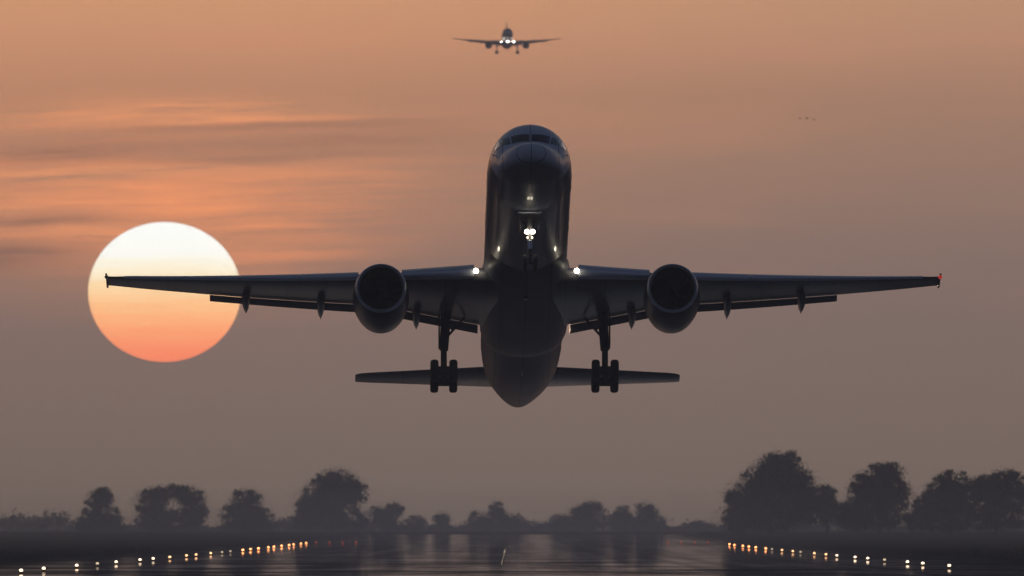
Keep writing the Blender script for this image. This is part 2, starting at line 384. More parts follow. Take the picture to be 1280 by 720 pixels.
bm = bmesh.new(); lp = []
for t_ in np.linspace(0, 1, 23):      # a shallow dome, thinning out towards its ends and sides
    y_ = 1900 + 2500 * t_; h_ = .6 + 9.5 * math.sin(math.pi * t_) ** 1.3
    lp.append([Vector((x_, y_, gz0)) for x_, gz0 in [(-900, -.8), (900, -.8)]] + [Vector((900 * c_, y_, h_ * (1 - .75 * c_ * c_))) for c_ in (.95, .7, .4, 0, -.4, -.7, -.95)])
loft(bm, lp)
mm = haze_mat(); mm.name = 'ground_mist'; mm.node_tree.nodes['Principled Volume'].inputs['Density'].default_value = 1.0e-4
ms = finish('mist', bm, mm, smooth=False); tag(ms, 'shallow mist lying over the far end of the runway', 'mist', kind='stuff')

# ------------------------------------------------------------------ airliner
S0 = 20.0            # the station (metres behind the nose tip) the aircraft's own origin lies at
FUS = [  # station, top, bottom, half width
    (0, -.62, -.70, .04), (.06, -.48, -.84, .22), (.2, -.34, -1.0, .42), (.5, -.19, -1.24, .74), (.9, -.05, -1.43, 1.0), (1.4, .10, -1.59, 1.22), (1.8, .21, -1.69, 1.36),
    (2.05, .33, -1.73, 1.43), (2.42, .74, -1.78, 1.52), (2.8, 1.10, -1.83, 1.60), (3.3, 1.43, -1.88, 1.69), (3.9, 1.66, -1.93, 1.77), (4.8, 1.84, -1.98, 1.84), (6, 1.95, -2.0, 1.88), (7.5, 2.0, -2.0, 1.88),
    (9, 2.0, -2.0, 1.88), (14, 2.0, -2.0, 1.88), (19, 2.0, -2.0, 1.88), (24, 2.0, -2.0, 1.88), (29, 2.0, -2.0, 1.88), (32, 2.0, -1.97, 1.88), (34.5, 2.0, -1.85, 1.85), (37, 1.99, -1.57, 1.77),
    (39, 1.96, -1.25, 1.64), (41, 1.92, -.87, 1.44), (43, 1.86, -.45, 1.18), (44.8, 1.76, -.05, .90), (46.2, 1.62, .30, .60), (46.8, 1.50, .55, .42), (47.0, 1.3, .75, .25)]
_fs = np.array(FUS)
def fus(s, phi):
    """a point on the skin; phi from the crown (0) round to the keel (180)"""
    top = np.interp(s, _fs[:, 0], _fs[:, 1]); bot = np.interp(s, _fs[:, 0], _fs[:, 2]); hw = np.interp(s, _fs[:, 0], _fs[:, 3])
    zc, hh = (top + bot) / 2, (top - bot) / 2
    a = R(phi); return Vector((hw * math.sin(a), s - S0, zc + hh * math.cos(a)))
def patch(bm, s_of, phis, out=.012, n=8, m=4, sgn=1):
    """a skin patch: s_of(phi) -> (front station, rear station)"""
    rows = []
    for i in range(n + 1):
        ph = phis[0] + (phis[1] - phis[0]) * i / n; sa, sb = s_of(ph); row = []
        for j in range(m + 1):
            s = sa + (sb - sa) * j / m; p = fus(s, ph)
            nrm = (fus(s, ph + 1) - fus(s, ph - 1)).cross(fus(s + .02, ph) - fus(s - .02, ph)).normalized()
            if nrm.dot(Vector((p.x, 0, p.z))) < 0: nrm = -nrm
            p = p + nrm * out; row.append(bm.verts.new((p.x * sgn, p.y, p.z)))
        rows.append(row)
    for a, b in zip(rows, rows[1:]):
        for j in range(m): bm.faces.new((a[j], a[j + 1], b[j + 1], b[j]))

def LE(x): return 16.7 + .505 * (x - 1.88)
def TE(x): return float(np.interp(x, [0, 1.88, 6.9, 19.0], [25.15, 25.0, 24.15, 26.85]))
def WZ(x): return -1.53 + .090 * (x - 1.88) + .74 * (x / 19) ** 2
def WT(x): return float(np.interp(x, [0, 2, 7, 19], [.135, .13, .11, .09]))      # thickness
def WI(x): return R(float(np.interp(x, [0, 2, 7, 19], [1.0, 1.0, -.5, 0])))    # incidence
def foil(x, y0, z0, c, t, inc, nn=14, camber=.015, sgn=1, c0=0., c1=1.):
    """closed aerofoil loop at span x"""
    xs_ = [c0 + (c1 - c0) * (1 - math.cos(math.pi * i / nn)) / 2 for i in range(nn + 1)]
    th = lambda q: 5 * t * (.2969 * math.sqrt(max(q, 0)) - .126 * q - .3516 * q * q + .2843 * q ** 3 - .1030 * q ** 4) + .0006
    cm = lambda q: camber * 4 * q * (1 - q)
    up = [(q, cm(q) + th(q)) for q in xs_]; lo = [(q, cm(q) - th(q)) for q in reversed(xs_)][:-1] if c0 == 0 else [(q, cm(q) - th(q)) for q in reversed(xs_)]
    pts = []
    for q, z in up + lo:
        yy, zz = q * c, z * c
        pts.append(Vector((x * sgn, y0 - S0 + yy * math.cos(inc) + zz * math.sin(inc), z0 - yy * math.sin(inc) + zz * math.cos(inc))))
    return pts
def wing_te(x):   # the wing's trailing edge, in the aircraft's frame
    c = TE(x) - LE(x); return LE(x) + c * math.cos(WI(x)), WZ(x) - c * math.sin(WI(x))

def make_airliner(loc, rot):
    root = empty('airliner', loc, rot)
    P = lambda name, bm, m, par=None, **k: finish(name, bm, M[m], par or root, **k)
    # fuselage: upper shell and lower shell in one body, finer rings between the given stations
    ss = sorted(set([float(q) for q in _fs[:, 0]] + [round(float(a + (b - a) * f), 3) for a, b in zip(_fs[:-1, 0], _fs[1:, 0]) for f in (.33, .66)]))
    from math import cos, sin
    bm = bmesh.new()
    # smooth the profile with Catmull-Rom
    def cr(s, k):
        i = int(np.clip(np.searchsorted(_fs[:, 0], s) - 1, 0, len(_fs) - 2)); p = _fs
        x0, x1 = p[i, 0], p[i + 1, 0]; t = (s - x0) / (x1 - x0)
        m0 = (p[i + 1, k] - p[i - 1, k]) / (p[i + 1, 0] - p[i - 1, 0]) if i > 0 else (p[1, k] - p[0, k]) / (p[1, 0] - p[0, 0])
        m1 = (p[i + 2, k] - p[i, k]) / (p[i + 2, 0] - p[i, 0]) if i < len(p) - 2 else (p[-1, k] - p[-2, k]) / (p[-1, 0] - p[-2, 0])
        h = x1 - x0
        return (2*t**3-3*t**2+1)*p[i,k]+(t**3-2*t**2+t)*h*m0+(-2*t**3+3*t**2)*p[i+1,k]+(t**3-t**2)*h*m1
    loops = []
    for s in ss:
        top, bot, hw = cr(s, 1), cr(s, 2), cr(s, 3); zc, hh = (top + bot) / 2, (top - bot) / 2
        loops.append([Vector((hw * sin(2*math.pi*i/56), s - S0, zc + hh * cos(2*math.pi*i/56))) for i in range(56)])
    loft(bm, loops)
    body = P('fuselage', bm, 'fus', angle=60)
    # belly fairing round the wing box
    bm = bmesh.new(); lp = []
    for s, w, zb in ((14.6, 1.2, -1.98), (15.4, 1.65, -2.12), (16.6, 1.9, -2.24), (18.5, 2.02, -2.32), (22, 2.06, -2.34), (25.5, 2.04, -2.33), (27.4, 1.98, -2.28), (28.5, 1.86, -2.18), (29.0, 1.7, -2.06), (29.2, 1.5, -1.96)):
        lp.append([Vector((w * math.sin(R(a)) * (1 if abs(a) > 0 else 1), s - S0, -1.0 + (zb + 1.0) * abs(math.cos(R(a))) ** .8)) for a in np.linspace(-90, 90, 25)] +
                  [Vector((w * .6, s - S0, -.6)), Vector((-w * .6, s - S0, -.6))])
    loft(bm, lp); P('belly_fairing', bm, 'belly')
    # cockpit windows
    for sg in (-1, 1):
        for a, b, f in ((2.0, 34, lambda p: (2.04 + .0030 * p, 2.42 + .006 * p)),
                        (37, 54, lambda p: (2.17 + .016 * (p - 37), 2.66 + .016 * (p - 37))),
                        (3.0, 3.0, None)):
            if f is None: continue
            bm = bmesh.new(); patch(bm, f, (a, b), sgn=sg); P('cockpit_window', bm, 'glass')
        bm = bmesh.new(); patch(bm, lambda p: (2.52 + .03 * (p - 57), 3.30 - .010 * (p - 57)), (57, 71), sgn=sg, out=.02); P('cockpit_window', bm, 'glass')
    # cabin doors
    for sg in (-1, 1):
        for s in (6.6, 13.2, 33.5):
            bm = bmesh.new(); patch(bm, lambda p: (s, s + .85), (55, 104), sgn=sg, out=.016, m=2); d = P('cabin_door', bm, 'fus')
            bm = bmesh.new(); patch(bm, lambda p: (s + .3, s + .55), (70, 77), sgn=sg, out=.024, m=2, n=3); P('door_window', bm, 'glass', d)
    # pitot probes and belly antennas
    for sg in (-1, 1):
        bm = bmesh.new(); p = fus(2.6, 78 ); tube(bm, (p.x * sg, p.y, p.z), (p.x * sg + .13 * sg, p.y - .05, p.z), .02); tube(bm, (p.x * sg + .13 * sg, p.y + .1, p.z), (p.x * sg + .13 * sg, p.y - .3, p.z), .018, .008); P('pitot_probe', bm, 'metal')
    for s in (11.2, 31.0):
        bm = bmesh.new(); box(bm, (0, s - S0, -2.13), (.05, .5, .36)); P('blade_antenna', bm, 'white')
    # wings
    for sg in (-1, 1):
        bm = bmesh.new()
        spans = [0.6, 1.9, 3, 4.2, 5.4, 6.9, 8.5, 10, 12, 14, 14.5, 16, 17.5, 18.6, 18.9, 19.03]
        lp = []
        for x in spans:
            c = TE(x) - LE(x); k = 1 if x < 18.6 else (.93 if x < 19 else .72)
            lp.append(foil(x, LE(x) + c * (1 - k) * .7, WZ(x), c * k, WT(x) * (1 if x < 19 else .5), WI(x), sgn=sg))
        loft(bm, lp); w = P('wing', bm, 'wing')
        # leading edge slats: a nose shell ahead of and below the wing's nose
        for a, b in ((2.35, 5.6), (7.55, 10.2), (10.22, 12.9), (12.92, 15.6), (15.62, 18.2)):
            bm = bmesh.new(); lp = []
            for i in range(5):
                x = a + (b - a) * i / 4; c = (TE(x) - LE(x)) ; t = WT(x); sc = float(np.interp(x, [2, 7, 19], [.085, .125, .17]))
                inn = WI(x) - R(13); y0 = LE(x) - .22; z0 = WZ(x) - .10
                pts = []
                th = lambda q: 5 * t * (.2969 * math.sqrt(q) - .126 * q - .3516 * q * q)
                outl = [(sc * q, th(sc * q) + .01) for q in (1, .8, .6, .4, .25, .12, .04, 0)] + [(sc * q, -th(sc * q)) for q in (.03, .08, .16, .26)]
                inl = [(sc * .28, -th(sc * .2) * .6), (sc * .12, 0), (sc * .3, th(sc * .3) * .6), (sc * .7, th(sc * .7) * .85)]
                for q, z in outl + inl:
                    yy, zz = q * c, z * c
                    pts.append(Vector((x * sg, y0 - S0 + yy * math.cos(inn) + zz * math.sin(inn), z0 - yy * math.sin(inn) + zz * math.cos(inn))))
                lp.append(pts)
            loft(bm, lp); P('slat', bm, 'metal', w)
        # flaps and aileron
        for a, b in ((2.1, 6.0), (7.2, 14.3)):
            bm = bmesh.new(); lp = []
            for i in range(6):
                x = a + (b - a) * i / 5; ty, tz = wing_te(x); c = float(np.interp(x, [2, 7, 14], [.72, .66, .52]))
                lp.append(foil(x, ty - .10, tz - .055, c, .14, R(17), sgn=sg, nn=10, camber=.02))
            loft(bm, lp); fl = P('flap', bm, 'wing', w)
        # flap track fairings
        for x, L_ in ((12.65, 2.5), (9.25, 2.9), (4.9, 2.6)):
            ty, tz = wing_te(x); bm = bmesh.new(); lp = []
            for i in range(13):
                f = i / 12; rr = math.sin(math.pi * min(1, f * 1.05) ** .75) ** .7 if 0 < f < .95 else .03
                rr = max(rr, .04) if f < 1 else .02
                y = ty - L_ * .62 + L_ * f; z = tz - .22 - .30 * f ** 1.6
                lp.append(ring((x * sg, y - S0, z), (0, 1, -.2), .19 * rr, 12, .27 * rr))
            loft(bm, lp); P('flap_track_fairing', bm, 'wing', w)
        # wing tip lamp housing
        x = 19.0; bm = bmesh.new(); ball(bm, (x * sg, LE(x) + .12 - S0, WZ(x)), (.10, .22, .07)); P('tip_lamp', bm, 'red' if sg > 0 else 'green', w)
        bm = bmesh.new(); ball(bm, ((x + .02) * sg, LE(x) + .10 - S0, WZ(x) + .13), (.05, .08, .05))
        P('strobe_lamp', bm, 'glass', w)
        bm = bmesh.new(); box(bm, ((x - .03) * sg, TE(x) - S0 - .25, WZ(x) - .02), (.10, .7, .16)); P('tip_fairing', bm, 'wing', w)
        # wing root landing lamp
        bm = bmesh.new(); lathe(bm, [(-.03, .03), (-.02, .09), (.0, .115), (.06, .11)], (2.27 * sg, 16.5 - S0, -1.50), n=20); P('landing_lamp', bm, 'lamp', w)
        # static wicks
        # engine
        cx, cz, cs = 6.55 * sg, -2.62, 15.3
        bm = bmesh.new(); lathe(bm, [(.16, .985), (.05, 1.03), (0, 1.07), (.05, 1.115), (.16, 1.15)], (cx, cs - S0, cz), n=48); 
        for f in [f for f in bm.faces if len(f.verts) > 4]: bm.faces.remove(f)
        lip = None
        nb = bmesh.new()
        prf = [(1.25, .985), (.9, .965), (.5, .96), (.16, .983), (.155, 1.148), (.5, 1.21), (1.1, 1.26), (1.9, 1.27), (2.6, 1.22), (3.3, 1.12), (3.75, 1.03), (3.72, .99), (3.0, 1.02)]
        n_ = 48; lps = []
        for s, r in prf:
            lps.append([Vector((cx + r * math.cos(2*math.pi*i/n_), cs - S0 + s, cz + r * math.sin(2*math.pi*i/n_) - .02 * s)) for i in range(n_)])
        loft(nb, lps, caps=False)
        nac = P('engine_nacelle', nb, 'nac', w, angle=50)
        nac.parent = root
        P('intake_lip', bm, 'metal', nac, angle=70)
        bm = bmesh.new(); lathe(bm, [(2.6, 1.0), (3.0, .92), (4.2, .70), (5.2, .52), (5.15, .46), (3.5, .5)], (cx, cs - S0, cz - .05), n=36); P('core_cowl', bm, 'dark', nac)
        bm = bmesh.new(); lathe(bm, [(4.3, .42), (5.1, .30), (5.9, .05)], (cx, cs - S0, cz - .05), n=24); P('exhaust_cone', bm, 'dark', nac)
        bm = bmesh.new(); lathe(bm, [(.62, .02), (.75, .14), (.95, .26), (1.2, .32)], (cx, cs - S0, cz), n=28); P('spinner', bm, 'fan', nac)
        bm = bmesh.new()
        for k in range(24):
            a = 2 * math.pi * k / 24; vs = []
            for r_, tw in ((.28, 25), (.5, 35), (.75, 48), (.955, 60)):
                for e_ in (-1, 1):
                    h = .085 + .06 * r_; da = e_ * h * math.sin(R(tw)) / r_
                    vs.append(bm.verts.new((cx + r_ * math.cos(a + da), cs - S0 + 1.15 + e_ * h * math.cos(R(tw)), cz + r_ * math.sin(a + da))))
            for i in range(3): bm.faces.new((vs[2*i], vs[2*i+1], vs[2*i+3], vs[2*i+2]))
        lathe(bm, [(1.32, .30), (1.34, .975)], (cx, cs - S0, cz), n=32)
        P('fan', bm, 'fan', nac)
        bm = bmesh.new(); lp = []
        for s, hw_, zt, zb in ((16.6, .04, -1.38, -1.5), (17.3, .18, -1.15, -1.7), (18.4, .22, -.95, -1.9), (19.6, .22, -.95, -2.1), (21, .2, -1.15, -2.15), (22.6, .08, -1.25, -1.75)):
            lp.append([Vector((cx + a_ * hw_, s - S0, z)) for a_, z in ((-.6, zt), (.6, zt), (1, (zt + zb) / 2), (.8, zb), (-.8, zb), (-1, (zt + zb) / 2))])
        loft(bm, lp); P('pylon', bm, 'nac', nac)
        # horizontal tail
        bm = bmesh.new(); lp = []
        for x in (.3, 1.2, 3, 5, 7, 7.4, 7.6):
            le = 41.35 + .60 * x; c = 4.3 - .345 * x; k = 1 if x < 7.2 else (.95 if x < 7.5 else .8)
            lp.append(foil(x, le + c * (1 - k) * .6, 0.96 + .118 * x, c * k, .095 if x < 7.5 else .05, R(-2.0), sgn=sg, camber=-.008))
        loft(bm, lp); P('tailplane', bm, 'wing')
    # fin
    bm = bmesh.new(); lp = []
    for z in (1.4, 2.2, 4, 6, 8, 8.9, 9.1):
        f = (z - 1.8) / 7.3; le = 37.9 + 5.8 * f; c = 6.3 - 3.7 * f; k = 1 if z < 8.5 else (.97 if z < 9 else .85)
        base_ = foil(0, le + c * (1 - k) * .6, 0, c * k, .10 if z < 9 else .05, 0, camber=0)
        lp.append([Vector((p.z, p.y, z)) for p in base_])
    loft(bm, lp); P('fin', bm, 'white')
    # --- main gear
    for sg in (-1, 1):
        gx = 3.66 * sg
        g_bm = bmesh.new()
        tube(g_bm, (gx * .97, 23.6 - S0, -1.5), (gx, 23.75 - S0, -3.2), .23, .20); tube(g_bm, (gx, 23.75 - S0, -3.2), (gx, 23.8 - S0, -4.35), .14)
        tube(g_bm, (gx, 23.45 - S0, -3.3), (gx, 23.5 - S0, -4.0), .045); tube(g_bm, (gx, 23.5 - S0, -3.95), (gx, 23.75 - S0, -4.3), .045)
        g = P('main_gear_strut', g_bm, 'strut')
        bm = bmesh.new(); tube(bm, (gx, 23.7 - S0, -2.75), (gx - .95 * sg, 23.5 - S0, -1.7), .055); tube(bm, (gx - .42 * sg, 23.6 - S0, -2.28), (gx, 23.75 - S0, -1.9), .04); P('side_brace', bm, 'strut', g)
        bm = bmesh.new(); tube(bm, (gx, 23.7 - S0, -3.1), (gx + .1 * sg, 22.2 - S0, -1.5), .06); P('drag_brace', bm, 'strut', g)
        bm = bmesh.new(); box(bm, (gx + .21 * sg, 23.6 - S0, -2.3), (.07, .9, 1.5)); P('gear_door', bm, 'strut', g)
        tl = Matrix.Rotation(R(-10), 4, 'X')
        bm = bmesh.new(); c0 = Vector((gx, 23.8 - S0, -4.4)); off = [tl @ Vector((0, q, 0)) for q in (-.57, .57)]
        tube(bm, c0 + off[0] * 1.1, c0 + off[1] * 1.1, .15)
        for q in off: tube(bm, c0 + q - Vector((.58, 0, 0)), c0 + q + Vector((.58, 0, 0)), .07); tube(bm, c0 + q - Vector((.30, 0, 0)), c0 + q + Vector((.30, 0, 0)), .21, n=20)
        P('bogie_beam', bm, 'strut', g)
        for q in off:
            for wx in (-.43, .43):
                bm = bmesh.new(); lathe(bm, [(-.17, .28), (-.185, .40), (-.15, .48), (-.07, .51), (.07, .51), (.15, .48), (.185, .40), (.17, .28)], c0 + q + Vector((wx, 0, 0)), 'X', 32)
                wh = P('wheel', bm, 'tyre', g)
    # --- nose gear
    gs = 5.55
    bm = bmesh.new(); tube(bm, (0, gs - S0 + .1, -1.9), (0, gs - S0, -3.1), .115, .10); tube(bm, (0, gs - S0, -3.1), (0, gs - S0 - .05, -4.3), .07)
    tube(bm, (-.33, gs - S0 - .05, -4.28), (.33, gs - S0 - .05, -4.28), .05)
    tube(bm, (0, gs - S0 + .16, -3.2), (0, gs - S0 + .3, -3.7), .035); tube(bm, (0, gs - S0 + .3, -3.7), (0, gs - S0, -4.15), .035)
    ng = P('nose_gear_strut', bm, 'strut')
    bm = bmesh.new(); tube(bm, (0, gs - S0, -3.0), (.25, gs + 1.3 - S0, -1.95), .04); tube(bm, (0, gs - S0, -3.0), (-.25, gs + 1.3 - S0, -1.95), .04); P('drag_brace', bm, 'strut', ng)
    bm = bmesh.new(); box(bm, (0, gs - S0 - .12, -3.45), (.2, .12, .42)); P('steering_box', bm, 'metal', ng)
    for sg in (-1, 1):
        bm = bmesh.new(); lathe(bm, [(-.10, .17), (-.11, .27), (-.09, .36), (-.04, .395), (.04, .395), (.09, .36), (.11, .27), (.10, .17)], (.24 * sg, gs - S0 - .05, -4.28), 'X', 28)
        P('wheel', bm, 'tyre', ng)
        bm = bmesh.new(); lathe(bm, [(-.05, .03), (-.04, .08), (0, .10), (.05, .10), (.16, .05)], (.13 * sg, gs - S0 - .18, -2.86), n=20); P('landing_lamp', bm, 'lamp', ng)
        bm = bmesh.new(); lathe(bm, [(-.03, .02), (0, .045), (.08, .03)], (.10 * sg, gs - S0 - .16, -3.14), n=14); P('taxi_lamp', bm, 'lamp_soft', ng)
        bm = bmesh.new()
        vs = [bm.verts.new(p) for p in ((.46 * sg, gs - S0 - .3, -1.93), (.46 * sg, gs - S0 + 1.5, -1.93), (.38 * sg, gs - S0 + 1.4, -2.62), (.38 * sg, gs - S0 - .15, -2.62),
                                        (.49 * sg, gs - S0 - .3, -1.93), (.49 * sg, gs - S0 + 1.5, -1.93), (.41 * sg, gs - S0 + 1.4, -2.62), (.41 * sg, gs - S0 - .15, -2.62))]
        for q in ((0,1,2,3), (4,5,6,7), (0,1,5,4), (1,2,6,5), (2,3,7,6), (3,0,4,7)): bm.faces.new([vs[i] for i in q])
        P('nose_gear_door', bm, 'belly', ng)
    # forward edge of the gear bay, catching the lamps' light, and the dark bay itself
    bm = bmesh.new(); patch(bm, lambda p: (5.2, 7.2), (166, 194), out=.012, n=6, m=3); P('gear_bay', bm, 'fan', ng)
    bm = bmesh.new(); box(bm, (0, 5.14 - S0, -2.03), (1.05, .10, .07)); P('bay_sill', bm, 'metal', ng)
    # beacon under the belly
    bm = bmesh.new(); ball(bm, (0, 18.0 - S0, -2.36), (.10, .14, .09)); P('beacon', bm, 'glass')
    return root

anchor = at(656.5, 325, 743)
plane = make_airliner(anchor, (R(-15.0), 0, R(.75)))
tag(plane, 'large dark twin-engine airliner taking off nose-high with wheels down and landing lamps lit', 'airplane')
bpy.context.view_layer.update()
far = copy_tree(plane)
far.location = at(634, 48, 5780); far.rotation_euler = (R(-5.5), 0, R(.5))
M['lamp_far'] = mat("approach_lamp_glow", (1, 1, 1), .3, emit=(1, .93, .78), es=220)
for lamp in [c for c in far.children_recursive if c.name.startswith('landing_lamp')]:
    lamp.material_slots[0].link = 'OBJECT'; lamp.material_slots[0].material = M['lamp_far']
tag(far, 'tiny distant airliner on approach with bright lamps, high above the large one', 'airplane')

# ------------------------------------------------------------------ runway lamps
ORD = "first second third fourth fifth sixth seventh eighth ninth tenth eleventh twelfth thirteenth fourteenth fifteenth sixteenth seventeenth eighteenth nineteenth twentieth twenty-first twenty-second twenty-third twenty-fourth twenty-fifth twenty-sixth".split()
def gzat(d): return float(np.interp(d, YR, prof(YR)))
def make_edge_lamp():
    r = empty('runway_edge_lamp', (0, 0, 0))
    bm = bmesh.new(); lathe(bm, [(-.05, .16), (.02, .16), (.04, .05), (.07, .04), (.08, .12), (.10, .12)], axis='Z', n=14); finish('lamp_stand', bm, M['edge_paint'], r)
    bm = bmesh.new(); lathe(bm, [(.10, .08), (.13, .10), (.19, .10), (.23, .06), (.24, .02)], axis='Z', n=14); finish('lens', bm, M['edge_glow'], r)
    return r
LENS = [mat("white_lens_glow", (1, 1, 1), .3, emit=(1, .74, .50), es=4), mat("warm_lens_glow", (1, 1, 1), .3, emit=(1, .52, .24), es=4),
        mat("amber_lens_glow", (1, 1, 1), .3, emit=(1, .36, .12), es=10), mat("dim_lens_glow", (1, 1, 1), .3, emit=(1, .75, .5), es=1.0)]
lamp0 = make_edge_lamp(); first = True
for side_, x, y0, n_, row in (('sun', -28.4, 945, 23, 'runway\'s row under the setting sun'), ('far', 28.4, 1068, 19, 'runway\'s row under the tallest trees')):
    for k in range(n_):
        o = lamp0 if first else copy_tree(lamp0); first = False
        lens = [c for c in o.children if c.name.startswith('lens')][0]
        lens.material_slots[0].link = 'OBJECT'
        lens.material_slots[0].material = LENS[3 if (side_, k) in (('sun', 3), ('sun', 11), ('sun', 12), ('far', 3), ('far', 9), ('far', 12)) else min(2, (k + k % 2) // 7)]
        d = y0 + 60 * k + 9 * math.sin(k * 2.3 + y0); o.location = (x, d, gzat(d))
        tag(o, f'{ORD[k]} edge lamp from the near end of the {row}', 'runway lamp', 'runway edge lamps in two rows')
RED_DIM = mat("red_end_lens_glow", (.4, .02, .02), .3, emit=(1, .10, .05), es=.7)
for sg in (-1, 1):
    for k in range(4):
        o = copy_tree(lamp0); o.name = 'runway_end_lamp'; o.location = (sg * (22.2 + 1.9 * k), 2340, gzat(2340))
        [c for c in o.children if c.name.startswith('lens')][0].material_slots[0].material = RED_DIM
        tag(o, f'dim red lamp, {ORD[k]} from the inside of the group ending the {"sunward" if sg < 0 else "tallest-trees"} lamp row', 'runway lamp', 'red lamps at the runway\'s end')
def make_centre_lamp():
    r = empty('centreline_lamp', (0, 0, 0))
    bm = bmesh.new(); lathe(bm, [(-.02, .15), (.012, .15), (.03, .10), (.032, .02)], axis='Z', n=12); finish('housing', bm, M['dark'], r)
    bm = bmesh.new(); ball(bm, (0, -.06, .03), (.05, .04, .02), 8, 6); finish('lens', bm, LENS[3], r)
    return r
c0 = make_centre_lamp()
for k in range(16):
    o = c0 if k == 0 else copy_tree(c0); d = 1180 + 45 * k; ln = [c for c in o.children if c.name.startswith('lens')][0]; ln.material_slots[0].link = 'OBJECT'; ln.material_slots[0].material = LENS[0 if k in (11, 12) else 3]; o.location = (-.75, d, gzat(d) + .002)
    tag(o, f'{ORD[k]} small flush lamp from the near end of the runway\'s centreline', 'runway lamp', 'flush lamps along the centreline')

# ------------------------------------------------------------------ trees
def leaf_mat(name, a, b):
    m = bpy.data.materials.new(name); m.use_nodes = True; t = m.node_tree; p = t.nodes['Principled BSDF']
    co = t.nodes.new("ShaderNodeTexCoord"); nz = t.nodes.new("ShaderNodeTexNoise"); nz.inputs['Scale'].default_value = .6; nz.inputs['Detail'].default_value = 4
    mr = t.nodes.new("ShaderNodeMix"); mr.data_type = 'RGBA'; mr.inputs[6].default_value = (*a, 1); mr.inputs[7].default_value = (*b, 1)
    t.links.new(co.outputs['Object'], nz.inputs['Vector']); t.links.new(nz.outputs['Fac'], mr.inputs[0]); t.links.new(mr.outputs[2], p.inputs['Base Color'])
    p.inputs['Roughness'].default_value = .8; p.inputs['Specular IOR Level'].default_value = .2; return m
LEAF = leaf_mat("foliage", (.035, .045, .02), (.08, .09, .035))
def leaves_mesh(name, centres, size, rng, parent=None, material=None):
    n = len(centres)
    a = rng.normal(size=(n, 3)); a /= np.linalg.norm(a, axis=1)[:, None]
    b = rng.normal(size=(n, 3)); b -= a * (a * b).sum(1)[:, None]; b /= np.linalg.norm(b, axis=1)[:, None]
    sz = size * rng.uniform(.55, 1.3, (n, 1))
    v = np.empty((n, 4, 3)); v[:, 0] = centres - a * sz * .6; v[:, 1] = centres + b * sz * .38; v[:, 2] = centres + a * sz * .6; v[:, 3] = centres - b * sz * .38
    me = bpy.data.meshes.new(name); me.vertices.add(4 * n); me.loops.add(4 * n); me.polygons.add(n)
    me.vertices.foreach_set('co', v.reshape(-1).astype('f')); me.loops.foreach_set('vertex_index', np.arange(4 * n, dtype='i'))
    me.polygons.foreach_set('loop_start', np.arange(0, 4 * n, 4, dtype='i')); me.update(calc_edges=True); me.materials.append(material or LEAF)
    o = bpy.data.objects.new(name, me); COL.objects.link(o)
    if parent: o.parent = parent
    return o
def tree(u, d, top_v, blobs, label, seed, name='broadleaf_tree', base_v=664, size=.42, group='trees beyond the airfield'):
    """blobs: (u centre, v centre, half width, half height) of the crown's masses, read off as angles at distance d"""
    rng = np.random.default_rng(seed); m = K * d
    nfz = []; bz = gzat(d); r = empty(name, ((u - 640) * m, d, bz)); tag(r, label, 'tree', group)
    pts = []; fine_pts = []
    blobs = [(a_, b_, c_ * 1.1 + .8, d_ * 1.04 + .4) for a_, b_, c_, d_ in blobs]
    for bu, bv, hw, hh in blobs:
        cx, cz = (bu - u) * m, CAM_H + (658 - bv) * m - bz
        a, c = hw * m, hh * m; b = (a + c) * .5
        # each mass is made of many small clumps near its skin, plus a loose core
        core = rng.normal(size=(int(a * c * 75), 3)); core /= np.linalg.norm(core, axis=1)[:, None]
        pts.append(np.array([cx, 0, cz]) + core * np.array([a, b, c]) * (rng.random((len(core), 1)) ** .5) * .93)
        fz = rng.normal(size=(int(a * c * 60), 3)); fz /= np.linalg.norm(fz, axis=1)[:, None]      # sparse small leaves added to soften the edge like heat shimmer
        fine_pts.append(np.array([cx, 0, cz]) + fz * np.array([a, b, c]) * (.9 + .15 * np.abs(rng.normal(size=(len(fz), 1))))); nfz.append(len(fz))
        nc = int(14 + a * c * 1.7)
        for q in range(nc):
            t = rng.normal(size=3); t /= np.linalg.norm(t); rr = rng.uniform(.35, .92)
            cc = np.array([cx + t[0] * a * rr, t[1] * b * rr, cz + t[2] * c * rr])
            cr = rng.uniform(.5, 1.15) * (.55 + .12 * min(a, c))
            k = int(95 * cr * cr) + 10
            g = rng.normal(size=(k, 3)); g /= np.linalg.norm(g, axis=1)[:, None]
            pts.append(cc + g * cr * rng.uniform(.25, 1.12, (k, 1)) * np.array([1.15, 1, .85]))
    pts = np.concatenate(pts + fine_pts); sc = np.concatenate([np.ones(len(pts) - sum(nfz)), np.full(sum(nfz), .5)])
    keep = pts[:, 2] > .15; leaves_mesh('crown', pts[keep], size * sc[keep][:, None], rng, r)
    H = CAM_H + (658 - top_v) * m - bz
    bm = bmesh.new(); tr = .016 * H + .10
    tube(bm, (0, 0, -.3), (rng.uniform(-.3, .3), 0, H * .5), tr, tr * .55, 10)
    for bu, bv, hw, hh in blobs:
        tgt = Vector(((bu - u) * m, rng.uniform(-.8, .8), CAM_H + (658 - bv) * m - bz))
        tube(bm, (0, 0, H * rng.uniform(.15, .4)), tgt, tr * .45, tr * .15, 8)
        for q in range(4):
            t2 = tgt + Vector((rng.uniform(-.7, .7) * hw * m, rng.uniform(-.5, .5) * hw * m, rng.uniform(-.1, .75) * hh * m))
            tube(bm, tgt.lerp(Vector((0, 0, H * .3)), .3), t2, tr * .2, tr * .06, 6)
    finish('trunk', bm, M['bark'], r)
    return r
DL, DC, DR = 4000, 4250, 3150
tree(124, DL, 610, [(124, 625, 17, 13), (130, 620, 10, 11), (127, 645, 24, 15), (112, 655, 20, 12), (143, 656, 14, 11)], 'narrow-topped hazy tree between a low hedge and a broad flat-topped tree', 1)
